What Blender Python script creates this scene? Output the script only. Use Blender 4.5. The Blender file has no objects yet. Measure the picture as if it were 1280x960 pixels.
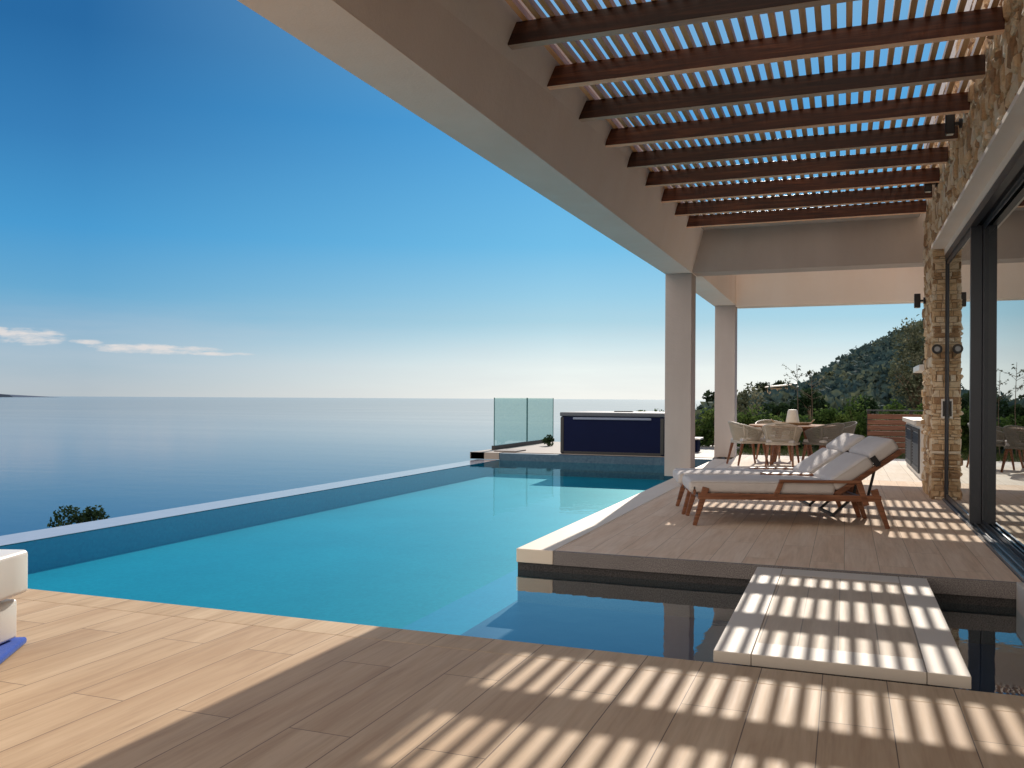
import bpy, bmesh, math, random
import numpy as np
from mathutils import Vector, Matrix
random.seed(7); rng = np.random.default_rng(11)
S = bpy.context.scene
COL = S.collection
PI = math.pi
WZ = -.155                      # water level
# ------------------------------------------------------------------ node helpers
class NT:
    def __init__(s, name):
        s.m = bpy.data.materials.new(name); s.m.use_nodes = True
        s.t = s.m.node_tree; s.t.nodes.clear()
    def n(s, typ, **kw):
        nd = s.t.nodes.new(typ)
        for k, v in kw.items():
            if k.startswith('i_'):
                key = k[2:]
                key = int(key) if key.isdigit() else key.replace('_', ' ')
                nd.inputs[key].default_value = v
            else: setattr(nd, k, v)
        return nd
    def l(s, a, b): s.t.links.new(a, b)
    def obj(s): return s.n('ShaderNodeTexCoord').outputs['Object']
    def geo(s): return s.n('ShaderNodeNewGeometry').outputs['Position']
    def map(s, vec, sc=(1,1,1), rot=(0,0,0), loc=(0,0,0)):
        m = s.n('ShaderNodeMapping'); m.inputs['Scale'].default_value = sc
        m.inputs['Rotation'].default_value = rot; m.inputs['Location'].default_value = loc
        s.l(vec, m.inputs['Vector']); return m.outputs[0]
    def noise(s, vec, scale, detail=4, rough=.55, dist=0):
        n = s.n('ShaderNodeTexNoise'); n.inputs['Scale'].default_value = scale
        n.inputs['Detail'].default_value = detail; n.inputs['Roughness'].default_value = rough
        n.inputs['Distortion'].default_value = dist
        s.l(vec, n.inputs['Vector']); return n.outputs['Fac']
    def ramp(s, fac, stops):
        r = s.n('ShaderNodeValToRGB'); e = r.color_ramp.elements
        while len(e) < len(stops): e.new(.5)
        for i, (p, c) in enumerate(stops):
            e[i].position = p; e[i].color = (c[0], c[1], c[2], 1) if hasattr(c, '__len__') else (c, c, c, 1)
        s.l(fac, r.inputs[0]); return r.outputs[0]
    def mix(s, fac, a, b, mode='MIX'):
        m = s.n('ShaderNodeMix', data_type='RGBA', blend_type=mode)
        for v, k in ((fac, 0), (a, 6), (b, 7)):
            if isinstance(v, (int, float)): m.inputs[k].default_value = v
            elif isinstance(v, tuple): m.inputs[k].default_value = (v[0], v[1], v[2], 1)
            else: s.l(v, m.inputs[k])
        return m.outputs[2]
    def math(s, op, a, b=0.0, c=None):
        m = s.n('ShaderNodeMath', operation=op)
        for i, v in enumerate((a, b, c)):
            if v is None: continue
            if isinstance(v, (int, float)): m.inputs[i].default_value = v
            else: s.l(v, m.inputs[i])
        return m.outputs[0]
    def bump(s, h, strength=.3, dist=.01, normal=None):
        b = s.n('ShaderNodeBump'); b.inputs['Strength'].default_value = strength
        b.inputs['Distance'].default_value = dist; s.l(h, b.inputs['Height'])
        if normal is not None: s.l(normal, b.inputs['Normal'])
        return b.outputs[0]
    def pbsdf(s, col, rough=.6, metal=0, normal=None, spec=.5, emis=None):
        p = s.n('ShaderNodeBsdfPrincipled')
        if isinstance(col, tuple): p.inputs['Base Color'].default_value = (*col[:3], 1)
        else: s.l(col, p.inputs['Base Color'])
        if isinstance(rough, (int, float)): p.inputs['Roughness'].default_value = rough
        else: s.l(rough, p.inputs['Roughness'])
        p.inputs['Metallic'].default_value = metal
        p.inputs['Specular IOR Level'].default_value = spec
        if normal is not None: s.l(normal, p.inputs['Normal'])
        return p
    def out(s, sh):
        o = s.n('ShaderNodeOutputMaterial')
        s.l(sh if not hasattr(sh, 'outputs') else sh.outputs[0], o.inputs[0]); return s.m

def simple(name, col, rough=.6, metal=0, var=.12, nscale=8, bump=.15, spec=.5):
    t = NT(name); v = t.obj()
    n = t.noise(v, nscale, 5)
    c = t.mix(n, tuple(x*(1-var) for x in col), tuple(min(1, x*(1+var)) for x in col))
    n2 = t.noise(v, nscale*9, 3)
    return t.out(t.pbsdf(c, rough, metal, t.bump(n2, bump, .004), spec))

def plank_mat(name, cols, w=.24, L=1.45, off=.5, joint=(.10,.075,.055), rough=.6, spec=.25, x0=0, y0=0, mort=.0035, tint=None):
    """wood-look plank tiles running along world Y"""
    t = NT(name); P = t.geo()
    sw = t.map(P, loc=(x0, y0, 0))
    sep = t.n('ShaderNodeSeparateXYZ'); t.l(sw, sep.inputs[0])
    cb = t.n('ShaderNodeCombineXYZ'); t.l(sep.outputs[1], cb.inputs[0]); t.l(sep.outputs[0], cb.inputs[1])
    b = t.n('ShaderNodeTexBrick', offset=off, offset_frequency=2)
    b.inputs['Scale'].default_value = 1; b.inputs['Brick Width'].default_value = L
    b.inputs['Row Height'].default_value = w; b.inputs['Mortar Size'].default_value = mort
    b.inputs['Mortar Smooth'].default_value = .1
    b.inputs['Color1'].default_value = (0,0,0,1); b.inputs['Color2'].default_value = (1,1,1,1)
    b.inputs['Mortar'].default_value = (.5,.5,.5,1)
    t.l(cb.outputs[0], b.inputs['Vector'])
    # per plank offset of grain
    wv = t.n('ShaderNodeVectorMath', operation='SCALE'); t.l(b.outputs['Color'], wv.inputs[0]); wv.inputs['Scale'].default_value = 7.3
    add = t.n('ShaderNodeVectorMath', operation='ADD'); t.l(P, add.inputs[0]); t.l(wv.outputs[0], add.inputs[1])
    g1 = t.noise(t.map(add.outputs[0], (16, 1.1, 1)), 1.0, 6, .62, 1.2)
    g2 = t.noise(t.map(add.outputs[0], (70, 2.6, 1)), 1.0, 4, .6, .3)
    g3 = t.noise(t.map(add.outputs[0], (5, .7, 1)), 1.0, 4, .6, .6)
    g = t.mix(.38, g1, g2)
    c = t.ramp(g, [(.28, cols[0]), (.5, cols[1]), (.72, cols[2])])
    c = t.mix(.07, c, b.outputs['Color'], 'SOFT_LIGHT')
    c = t.mix(.55, c, t.ramp(g3, [(.3, .25), (.7, .72)]), 'SOFT_LIGHT')
    c = t.mix(b.outputs['Fac'], c, joint)
    inv = t.math('SUBTRACT', 1.0, b.outputs['Fac'])
    h = t.math('ADD', t.math('MULTIPLY', inv, 1.0), t.math('MULTIPLY', g, .25))
    r = t.math('ADD', t.math('MULTIPLY', g2, .25), rough - .1)
    return t.out(t.pbsdf(c, r, 0, t.bump(h, .35, .003), spec))

def wood_mat(name, cols, axis=0, rough=.5, scale=1.0, bump=.25, spec=.4, under=None, vary=.12):
    t = NT(name); v = t.obj()
    rnd = t.n('ShaderNodeObjectInfo').outputs['Random']
    cb = t.n('ShaderNodeCombineXYZ')
    for i in range(3): t.l(t.math('MULTIPLY', rnd, 9.0+i), cb.inputs[i])
    ad = t.n('ShaderNodeVectorMath', operation='ADD'); t.l(v, ad.inputs[0]); t.l(cb.outputs[0], ad.inputs[1])
    sc = [38*scale]*3; sc[axis] = 2.2*scale
    g = t.noise(t.map(ad.outputs[0], tuple(sc)), 1, 6, .6, .8)
    g3 = t.noise(ad.outputs[0], 1.3, 2)
    def tone(cols): return t.ramp(g, [(.3, cols[0]), (.52, cols[1]), (.72, cols[2])])
    c = tone(cols)
    if under:                       # floor bounce light painted in: downward faces get paler colours
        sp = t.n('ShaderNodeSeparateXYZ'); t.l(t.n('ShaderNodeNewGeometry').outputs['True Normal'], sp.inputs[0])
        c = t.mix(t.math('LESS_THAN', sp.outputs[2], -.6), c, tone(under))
    c = t.mix(.5, c, t.ramp(g3, [(.3, .3), (.7, .7)]), 'SOFT_LIGHT')
    c = t.mix(vary, c, t.ramp(rnd, [(0, (.35,.33,.36)), (.5, (.9,.9,.9)), (1, (1.6,1.25,1.05))]), 'MULTIPLY')
    return t.out(t.pbsdf(c, rough, 0, t.bump(g, bump, .003), spec))

def foliage_mat(name, dark, mid, light, nscale=1.2, trans=.25):
    t = NT(name); P = t.geo()
    n1 = t.noise(P, nscale, 3); n2 = t.noise(P, nscale*9, 2)
    m = t.math('ADD', t.math('MULTIPLY', n1, .6), t.math('MULTIPLY', n2, .4))
    c = t.ramp(m, [(.36, dark), (.5, mid), (.63, light)])
    p = t.pbsdf(c, .8, 0, None, .02)
    tr = t.n('ShaderNodeBsdfTranslucent'); t.l(c, tr.inputs[0])
    mx = t.n('ShaderNodeMixShader'); mx.inputs[0].default_value = trans
    t.l(p.outputs[0], mx.inputs[1]); t.l(tr.outputs[0], mx.inputs[2])
    return t.out(mx)

# ------------------------------------------------------------------ mesh helper
class MB:
    def __init__(s): s.v = []; s.f = []; s.smooth = False
    def box(s, x0, x1, y0, y1, z0, z1, M=None):
        b = len(s.v)
        for x, y, z in ((x0,y0,z0),(x1,y0,z0),(x1,y1,z0),(x0,y1,z0),(x0,y0,z1),(x1,y0,z1),(x1,y1,z1),(x0,y1,z1)):
            p = Vector((x, y, z)); s.v.append(tuple(M @ p) if M else tuple(p))
        for f in ((0,3,2,1),(4,5,6,7),(0,1,5,4),(1,2,6,5),(2,3,7,6),(3,0,4,7)): s.f.append(tuple(b+i for i in f))
        return s
    def beam(s, a, b, w, h, up=(0,0,1), w2=None, h2=None):
        a = Vector(a); b = Vector(b); d = (b-a).normalized(); up = Vector(up)
        sd = d.cross(up)
        if sd.length < 1e-4: sd = d.cross(Vector((1,0,0)))
        sd.normalize(); u = sd.cross(d).normalized()
        w2 = w if w2 is None else w2; h2 = h if h2 is None else h2
        base = len(s.v)
        for p, ww, hh in ((a, w, h), (b, w2, h2)):
            for i, j in ((-1,-1),(1,-1),(1,1),(-1,1)): s.v.append(tuple(p + sd*(i*ww/2) + u*(j*hh/2)))
        for f in ((0,1,2,3),(7,6,5,4),(0,4,5,1),(1,5,6,2),(2,6,7,3),(3,7,4,0)): s.f.append(tuple(base+i for i in f))
        return s
    def tube(s, pts, r, n=8, cap=True):
        pts = [Vector(p) for p in pts]; rs = r if hasattr(r, '__len__') else [r]*len(pts)
        base = len(s.v); prev = None
        for i, p in enumerate(pts):
            d = (pts[min(i+1, len(pts)-1)] - pts[max(i-1, 0)]).normalized()
            ref = prev if prev is not None else (Vector((0,0,1)) if abs(d.z) < .9 else Vector((1,0,0)))
            sd = d.cross(ref)
            if sd.length < 1e-4: sd = d.cross(Vector((0,1,0)))
            sd.normalize(); u = sd.cross(d).normalized(); prev = u
            for k in range(n):
                a = 2*PI*k/n; s.v.append(tuple(p + (sd*math.cos(a) + u*math.sin(a))*rs[i]))
        for i in range(len(pts)-1):
            for k in range(n):
                a = base+i*n+k; b = base+i*n+(k+1) % n
                s.f.append((a, b, b+n, a+n))
        if cap:
            s.f.append(tuple(base+k for k in range(n))[::-1]); s.f.append(tuple(base+(len(pts)-1)*n+k for k in range(n)))
        return s
    def lathe(s, prof, c=(0,0,0), n=32, sx=1, sy=1):
        base = len(s.v)
        for r, z in prof:
            for k in range(n):
                a = 2*PI*k/n; s.v.append((c[0]+r*sx*math.cos(a), c[1]+r*sy*math.sin(a), c[2]+z))
        for i in range(len(prof)-1):
            for k in range(n):
                a = base+i*n+k; b = base+i*n+(k+1) % n
                s.f.append((a, b, b+n, a+n))
        s.f.append(tuple(base+k for k in range(n))[::-1]); s.f.append(tuple(base+(len(prof)-1)*n+k for k in range(n)))
        return s
    def quad(s, *p):
        b = len(s.v); s.v += [tuple(q) for q in p]; s.f.append(tuple(range(b, b+len(p)))); return s
    def build(s, name, mat, parent=None, loc=None, bevel=0, seg=2, smooth=False, sub=0):
        me = bpy.data.meshes.new(name); me.from_pydata(s.v, [], s.f)
        if bevel or sub:
            bm = bmesh.new(); bm.from_mesh(me)
            bmesh.ops.recalc_face_normals(bm, faces=bm.faces)
            if bevel: bmesh.ops.bevel(bm, geom=bm.edges[:], offset=bevel, segments=seg, profile=.6, affect='EDGES', clamp_overlap=True)
            bm.to_mesh(me); bm.free()
        me.update()
        if smooth:
            me.polygons.foreach_set('use_smooth', [True]*len(me.polygons))
        o = bpy.data.objects.new(name, me); COL.objects.link(o)
        if mat: me.materials.append(mat)
        if parent: o.parent = parent
        if loc: o.location = loc
        return o

def softbox(name, mat, parent, x0, x1, y0, y1, z0, z1, r=.03, puff=.0, M=None, nx=10, ny=6):
    """cushion: subdivided rounded slab"""
    bm = bmesh.new()
    bmesh.ops.create_cube(bm, size=1)
    for v in bm.verts:
        v.co = Vector(((x0+x1)/2 + v.co.x*(x1-x0), (y0+y1)/2 + v.co.y*(y1-y0), (z0+z1)/2 + v.co.z*(z1-z0)))
    bmesh.ops.bevel(bm, geom=bm.edges[:], offset=r, segments=4, profile=.5, affect='EDGES')
    for ax, n, a, b in ((0, nx, x0, x1), (1, ny, y0, y1)):
        for i in range(1, n):
            c = Vector((0,0,0)); c[ax] = a + (b-a)*i/n; no = Vector((0,0,0)); no[ax] = 1
            bmesh.ops.bisect_plane(bm, geom=bm.verts[:]+bm.edges[:]+bm.faces[:], plane_co=c, plane_no=no)
    for v in bm.verts:
        u = (v.co.x-x0)/(x1-x0)*2-1; w = (v.co.y-y0)/(y1-y0)*2-1
        if v.co.z > (z0+z1)/2:
            v.co.z += puff*(1-abs(u)**3)*(1-abs(w)**3)*(1+.25*math.sin(v.co.x*23+v.co.y*9))
        if M: v.co = M @ v.co
    bmesh.ops.recalc_face_normals(bm, faces=bm.faces)
    me = bpy.data.meshes.new(name); bm.to_mesh(me); bm.free(); me.materials.append(mat)
    me.polygons.foreach_set('use_smooth', [True]*len(me.polygons))
    o = bpy.data.objects.new(name, me); COL.objects.link(o); o.parent = parent
    return o

def npmesh(name, V, F, mat, parent=None, smooth=False):
    me = bpy.data.meshes.new(name)
    V = np.asarray(V, dtype=np.float32); F = np.asarray(F, dtype=np.int32)
    me.vertices.add(len(V)); me.vertices.foreach_set('co', V.ravel())
    k = F.shape[1]; me.loops.add(F.size); me.loops.foreach_set('vertex_index', F.ravel())
    me.polygons.add(len(F)); me.polygons.foreach_set('loop_start', np.arange(0, F.size, k, dtype=np.int32))
    me.update(calc_edges=True); me.validate()
    if smooth: me.polygons.foreach_set('use_smooth', [True]*len(me.polygons))
    me.materials.append(mat)
    o = bpy.data.objects.new(name, me); COL.objects.link(o)
    if parent: o.parent = parent
    return o

def leaf_quads(P, size, asp=.5, jitter=.4, nrm=None):
    """leaf quads (rhombus) at positions P"""
    n = len(P)
    a = rng.normal(size=(n,3)); a /= np.linalg.norm(a, axis=1)[:,None]
    b = rng.normal(size=(n,3)); b -= (b*a).sum(1)[:,None]*a; b /= np.linalg.norm(b, axis=1)[:,None]
    s = size*(1+jitter*(rng.random(n)-.5)*2)[:,None]
    V = np.stack([P-a*s*.5, P-b*s*asp*.5, P+a*s*.5, P+b*s*asp*.5], 1).reshape(-1,3)
    return V, np.arange(4*n).reshape(n,4)

def blob_points(c, r, n, lumps=9, shell=.55):
    """points spread in lumpy ellipsoid"""
    c = np.array(c); r = np.array(r)
    d = rng.normal(size=(lumps,3)); d /= np.linalg.norm(d, axis=1)[:,None]
    lc = d*(.35+.35*rng.random((lumps,1))); lr = .32+.25*rng.random(lumps)
    k = rng.integers(0, lumps, n)
    q = rng.normal(size=(n,3)); q /= np.linalg.norm(q, axis=1)[:,None]
    rad = (shell+(1-shell)*rng.random((n,1)))
    return c + (lc[k]+q*rad*lr[k][:,None])*r

def tag(o, label=None, cat=None, group=None, kind=None):
    if label: o['label'] = label
    if cat: o['category'] = cat
    if group: o['group'] = group
    if kind: o['kind'] = kind
    return o
def empty(name, loc=(0,0,0), rz=0):
    e = bpy.data.objects.new(name, None); COL.objects.link(e); e.location = loc; e.rotation_euler = (0,0,rz)
    e.empty_display_size = .1; return e
def copy_tree(o, parent=None):
    c = o.copy(); COL.objects.link(c); c.parent = parent
    for ch in [x for x in bpy.data.objects if x.parent == o]: copy_tree(ch, c)
    return c

# ------------------------------------------------------------------ materials
M = {}
M['deck'] = plank_mat('deck_planks', [(.42,.28,.165),(.53,.37,.225),(.60,.435,.275)], w=.24, L=1.45, x0=.08, y0=.35, joint=(.17,.115,.075), mort=.002)
M['deck_edge'] = plank_mat('deck_edge_planks', [(.42,.285,.165),(.54,.385,.235),(.62,.46,.29)], w=.24, L=5, x0=.08, joint=(.17,.115,.075), mort=.002)
M['terrace'] = plank_mat('terrace_planks', [(.66,.49,.34),(.78,.59,.425),(.86,.68,.51)], w=.22, L=1.3, joint=(.36,.26,.18), mort=.0016, spec=.08, rough=.75)
M['slab'] = plank_mat('slab_planks', [(.50,.40,.29),(.58,.47,.35),(.66,.55,.42)], w=.172, L=6, x0=.54+.0, joint=(.35,.29,.23), mort=.003)
M['slab_b'] = simple('slab_border', (.64,.57,.48), .6, var=.06, nscale=5)
M['coping'] = simple('coping_stone', (.78,.66,.52), .6, var=.07, nscale=4)
def speckle(name, a, b, sc=160):
    t = NT(name); v = t.geo(); n = t.noise(v, sc, 2, .7); n2 = t.noise(v, 3, 3)
    c = t.mix(t.ramp(n, [(.4, 0.0), (.6, 1.0)]), a, b)
    c = t.mix(.3, c, t.ramp(n2, [(.3,.35),(.7,.65)]), 'SOFT_LIGHT')
    return t.out(t.pbsdf(c, .7, 0, t.bump(n, .4, .003), .3))
M['speckle'] = speckle('speckled_stone', (.12,.105,.10), (.30,.27,.25))
def plaster(name, col):
    t = NT(name); v = t.geo()
    n = t.noise(v, .8, 5, .6); n2 = t.noise(v, 60, 4, .6); n3 = t.noise(t.map(v, (1,1,.25)), 2.2, 4)
    c = t.mix(n, tuple(x*.93 for x in col), tuple(min(1,x*1.05) for x in col))
    c = t.mix(.28, c, t.ramp(n3, [(.35,.3),(.65,.7)]), 'SOFT_LIGHT')
    h = t.math('ADD', n2, t.math('MULTIPLY', t.noise(v, 9, 4), 2.0))
    return t.out(t.pbsdf(c, .85, 0, t.bump(h, .35, .006), .2))
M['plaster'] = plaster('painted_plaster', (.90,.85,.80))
M['plaster_w'] = plaster('dimmed_plaster', (.50,.445,.42))  # columns' shade put into a darker copy of the plaster
M['plaster_b'] = plaster('shaded_plaster', (.52,.46,.42)); M['plaster_c'] = plaster('warm_lit_plaster', (.93,.83,.73)); M['plaster_s'] = plaster('warm_tinted_soffit_plaster', (.90,.76,.67))  # more copies of that plaster, light and shade put into their colours
M['rafter'] = wood_mat('rafter_wood', [(.025,.009,.006),(.07,.024,.011),(.15,.055,.024)], 0, .42, vary=.75, under=[(.66,.43,.28),(.80,.57,.40),(.88,.68,.51)])  # pale underside colours carry painted bounce light
M['slat'] = wood_mat('slat_wood', [(.26,.12,.05),(.40,.20,.09),(.54,.30,.15)], 1, .5, vary=.35, under=[(.58,.33,.15),(.70,.42,.21),(.78,.51,.28)])  # underside colours lightened to paint in bounce light
M['teak'] = wood_mat('teak_wood', [(.11,.042,.02),(.22,.09,.045),(.34,.16,.085)], 0, .42)
M['teak_light'] = wood_mat('light_teak_wood', [(.36,.20,.11),(.48,.29,.17),(.58,.38,.24)], 0, .45)
M['alu'] = simple('anthracite_aluminium', (.035,.042,.055), .35, .3, var=.05, bump=.02)
M['alu_track'] = simple('track_metal', (.22,.23,.25), .35, .6, var=.1, bump=.05)
M['black'] = simple('black_metal', (.012,.013,.016), .4, var=.05, bump=.02)
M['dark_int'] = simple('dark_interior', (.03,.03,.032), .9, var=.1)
M['cushion'] = None
def fabric(name, col, sc=900):
    t = NT(name); v = t.obj()
    n = t.noise(v, sc, 2); n1 = t.noise(v, 6, 4); n2 = t.noise(v, 14, 3, .5, .5)
    c = t.mix(n1, tuple(x*.88 for x in col), tuple(min(1,x*1.08) for x in col))
    c = t.mix(.25, c, t.ramp(n, [(.35,.3),(.65,.7)]), 'SOFT_LIGHT')
    h = t.math('ADD', t.math('MULTIPLY', n, .15), n2)
    p = t.pbsdf(c, .95, 0, t.bump(h, .5, .012), .15)
    p.inputs['Sheen Weight'].default_value = .2
    return t.out(p)
M['cushion'] = fabric('grey_canvas', (.60,.565,.54))
M['piping'] = fabric('pale_piping', (.62,.59,.56))
M['strap'] = simple('black_strap', (.02,.02,.022), .8)
M['rope'] = fabric('beige_rope', (.44,.38,.30), 400)
M['rope_d'] = fabric('shaded_rope', (.20,.185,.16), 400)  # darker copy of the rope, backlit shade painted into it
M['chairframe'] = simple('chair_frame_paint', (.55,.48,.39), .5, var=.06)
M['tub'] = simple('navy_tub_panel', (.002,.006,.035), .7, var=.15, nscale=2, bump=.05, spec=.15)
M['tub_lid'] = simple('grey_tub_lid', (.09,.10,.12), .6, var=.1)
M['tub_trim'] = simple('tub_trim', (.20,.24,.34), .4, var=.05)
M['white'] = simple('white_gelcoat', (.80,.78,.74), .35, var=.03, nscale=3, bump=.03)
M['ceramic'] = simple('white_ceramic', (.82,.77,.66), .5, var=.06, nscale=14)
M['wicker'] = simple('woven_tray', (.46,.33,.19), .8, var=.35, nscale=60, bump=.8)
M['blue'] = fabric('blue_towel', (.008,.07,.42), 500)
M['slatfence'] = wood_mat('brown_fence_wood', [(.10,.045,.028),(.17,.075,.045),(.25,.12,.075)], 0, .6)
M['louvre'] = simple('grey_louvre', (.05,.052,.058), .8, 0, var=.08)
M['grass'] = foliage_mat('grass_green', (.045,.07,.02), (.08,.115,.035), (.12,.15,.055), 1.5, 0)
M['soil'] = simple('dry_soil', (.16,.13,.085), .95, var=.35, nscale=.25, bump=.6)
M['hill'] = foliage_mat('hill_scrub', (.022,.035,.022), (.045,.06,.032), (.10,.10,.055), .05, 0)
M['forest'] = foliage_mat('hill_forest', (.022,.048,.058), (.050,.085,.085), (.13,.15,.09), .28, .2)  # blue distance haze mixed into the leaf colours
M['forest_l'] = foliage_mat('ridge_trees', (.012,.025,.018), (.03,.048,.028), (.06,.08,.04), .3, .1)
M['leaf'] = foliage_mat('hedge_leaves', (.022,.045,.012), (.06,.105,.028), (.16,.22,.06), 2.2, .35)
M['leaf_d'] = foliage_mat('dark_leaves', (.010,.022,.012), (.022,.045,.022), (.05,.08,.035), 2.5, .25)
M['olive'] = foliage_mat('olive_leaves', (.05,.06,.035), (.10,.115,.07), (.22,.22,.15), 2.0, .3)
M['bark'] = simple('bark', (.13,.095,.065), .9, var=.3, nscale=12, bump=.9)

def stone_mat():
    t = NT('split_stone'); v = t.geo()
    a = t.n('ShaderNodeVertexColor', layer_name='rnd')
    n = t.noise(v, 14, 6, .65); n2 = t.noise(v, 70, 4, .7)
    base = t.ramp(a.outputs[0], [(0, (.38,.24,.14)), (.25, (.60,.41,.24)), (.5, (.74,.55,.34)), (.75, (.83,.67,.46)), (1, (.88,.78,.62))])
    c = t.mix(.55, base, t.ramp(n, [(.3,.25),(.7,.75)]), 'SOFT_LIGHT')
    c = t.mix(.35, c, t.ramp(n2, [(.3,.25),(.7,.75)]), 'OVERLAY')
    h = t.math('ADD', n, t.math('MULTIPLY', n2, .35))
    return t.out(t.pbsdf(c, .9, 0, t.bump(h, .9, .02), .2))
M['stone'] = stone_mat()
M['mortar'] = simple('mortar', (.34,.26,.18), .95, var=.3, nscale=30, bump=.6)

def water_mat(name, tint, rip=.02, scale=5, frac=.9, gl=(1,1,1), mapsc=(1,1,1)):
    t = NT(name); P = t.geo()
    n = t.noise(t.map(P, mapsc), scale, 3, .5)
    nb = t.bump(n, rip, .05)
    fr = t.n('ShaderNodeLayerWeight'); t.l(nb, fr.inputs['Normal'])
    f = t.math('MULTIPLY', t.math('ADD', t.math('MULTIPLY', t.math('POWER', fr.outputs['Facing'], 5.0), .98), .02), frac)
    tr = t.n('ShaderNodeBsdfTransparent'); tr.inputs[0].default_value = (*tint, 1)
    g = t.n('ShaderNodeBsdfGlossy'); g.inputs['Roughness'].default_value = .0; g.inputs['Color'].default_value = (*gl, 1); t.l(nb, g.inputs['Normal'])
    mx = t.n('ShaderNodeMixShader'); t.l(f, mx.inputs[0]); t.l(tr.outputs[0], mx.inputs[1]); t.l(g.outputs[0], mx.inputs[2])
    return t.out(mx)
M['basin_water'] = water_mat('basin_water', (.70,.88,.95), .02, 4, 1.25)
M['water'] = water_mat('pool_water', (.70,.95,.97), .03, 4, .45, (.70,.90,1.0))
M['poolfloor'] = None
def mosaic(name, a, b, sc=40):
    t = NT(name); v = t.geo()
    br = t.n('ShaderNodeTexVoronoi'); br.inputs['Scale'].default_value = sc; t.l(v, br.inputs['Vector'])
    n = t.noise(v, .7, 3)
    c = t.mix(t.ramp(br.outputs['Color'], [(0,0.0),(1,1.0)]), a, b)
    c = t.mix(.4, c, t.ramp(n, [(.3,.35),(.7,.65)]), 'SOFT_LIGHT')
    return t.out(t.pbsdf(c, .5, 0, None, .2))
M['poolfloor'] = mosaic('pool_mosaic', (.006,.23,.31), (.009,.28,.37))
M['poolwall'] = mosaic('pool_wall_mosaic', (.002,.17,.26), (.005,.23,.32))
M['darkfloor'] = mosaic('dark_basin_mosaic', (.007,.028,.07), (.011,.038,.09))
M['fartile'] = mosaic('far_tile', (.05,.10,.15), (.08,.14,.19), 25)

def glassmat(name, tint, base_refl, dark=None):
    t = NT(name)
    fr = t.n('ShaderNodeLayerWeight')
    f = t.math('ADD', t.math('MULTIPLY', t.math('POWER', fr.outputs['Facing'], 4.0), .9), base_refl); f = t.math('MINIMUM', f, .92)
    tr = t.n('ShaderNodeBsdfTransparent'); tr.inputs[0].default_value = (*tint, 1)
    g = t.n('ShaderNodeBsdfGlossy'); g.inputs['Roughness'].default_value = 0; g.inputs['Color'].default_value = (.93,.97,.97,1)
    mx = t.n('ShaderNodeMixShader'); t.l(f, mx.inputs[0]); t.l(tr.outputs[0], mx.inputs[1]); t.l(g.outputs[0], mx.inputs[2])
    return t.out(mx)
M['doorglass'] = glassmat('tinted_door_glass', (.26,.32,.32), .26)
M['fenceglass'] = glassmat('fence_glass', (.66,.86,.84), .05)

def sea_mat():
    t = NT('sea_water'); P = t.geo()
    n = t.noise(t.map(P, (.02,.035,.03), rot=(0,0,.4)), 1, 8, .62)
    n2 = t.noise(t.map(P, (.0006,.004,.001), rot=(0,0,.25)), 1, 4, .55)
    nb = t.bump(n, .05, 2)
    c = t.mix(n2, (.010,.028,.085), (.018,.048,.125))
    r = t.math('ADD', t.math('MULTIPLY', n2, .05), .07)
    p = t.pbsdf(c, r, 0, nb, .5); p.inputs['IOR'].default_value = 1.33
    return t.out(p)
M['sea'] = sea_mat()
M['headland'] = simple('far_headland', (.05,.08,.13), 1, var=.1, nscale=.001)

# ------------------------------------------------------------------ world, sun, camera
sun_dir = Vector((-.137, 1.835, 1.0)).normalized()
elev = math.asin(sun_dir.z); az = math.atan2(sun_dir.x, sun_dir.y)
W = bpy.data.worlds.new('World'); S.world = W; W.use_nodes = True
nt = W.node_tree; nt.nodes.clear(); N = nt.nodes; Lk = nt.links
class WT(NT):
    def __init__(s): s.t = nt
w = WT()
sky = N.new('ShaderNodeTexSky'); sky.sky_type = 'NISHITA'; sky.sun_disc = False
sky.sun_elevation = elev; sky.sun_rotation = az; sky.altitude = 60
sky.air_density = 1.0; sky.dust_density = .35; sky.ozone_density = 3.0
tc = N.new('ShaderNodeTexCoord'); D = tc.outputs['Generated']
sep = N.new('ShaderNodeSeparateXYZ'); Lk.new(D, sep.inputs[0])
el = w.math('ARCSINE', sep.outputs[2]); azm = w.math('ARCTAN2', sep.outputs[0], sep.outputs[1])
# measured sky in view: deep blue overhead, pale haze at the horizon, brighter towards the sun; Nishita underneath
K_ = 1/.12
def sc(c): return tuple(x for x in c)
away = w.ramp(el, [(0,(.42,.49,.54)),(.04,(.32,.47,.59)),(.10,(.125,.385,.62)),(.17,(.05,.31,.62)),(.26,(.026,.20,.47)),(.36,(.010,.13,.35)),(.5,(.009,.11,.32)),(1,(.010,.09,.30))])
near = w.ramp(el, [(0,(.90,.93,.90)),(.035,(.80,.89,.89)),(.085,(.37,.64,.77)),(.17,(.14,.49,.78)),(.3,(.058,.35,.71)),(.42,(.16,.40,.66)),(.6,(.26,.43,.62)),(1,(.15,.30,.52))])
dz = w.math('ABSOLUTE', w.math('SUBTRACT', azm, az+.05))
fz = w.ramp(w.math('DIVIDE', dz, PI), [(.09, 1.0), (.25, 0.0)])
cust = w.mix(fz, away, near)
back = w.ramp(w.math('DIVIDE', dz, PI), [(.50, 0.0), (.75, 1.0)])  # unseen sky behind the camera, brightened and warmed as added fill light
cust = w.mix(back, cust, w.ramp(el, [(0,(1.0,.82,.66)),(.5,(1.0,.86,.74)),(1.0,(.5,.5,.52))]))
gain = w.math('ADD', w.math('MULTIPLY', back, 1.0), 1.0)
vm = N.new('ShaderNodeVectorMath'); vm.operation = 'SCALE'; Lk.new(cust, vm.inputs[0]); Lk.new(w.math('MULTIPLY', gain, K_), vm.inputs['Scale'])
skyc = w.mix(.95, sky.outputs[0], vm.outputs[0])
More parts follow.
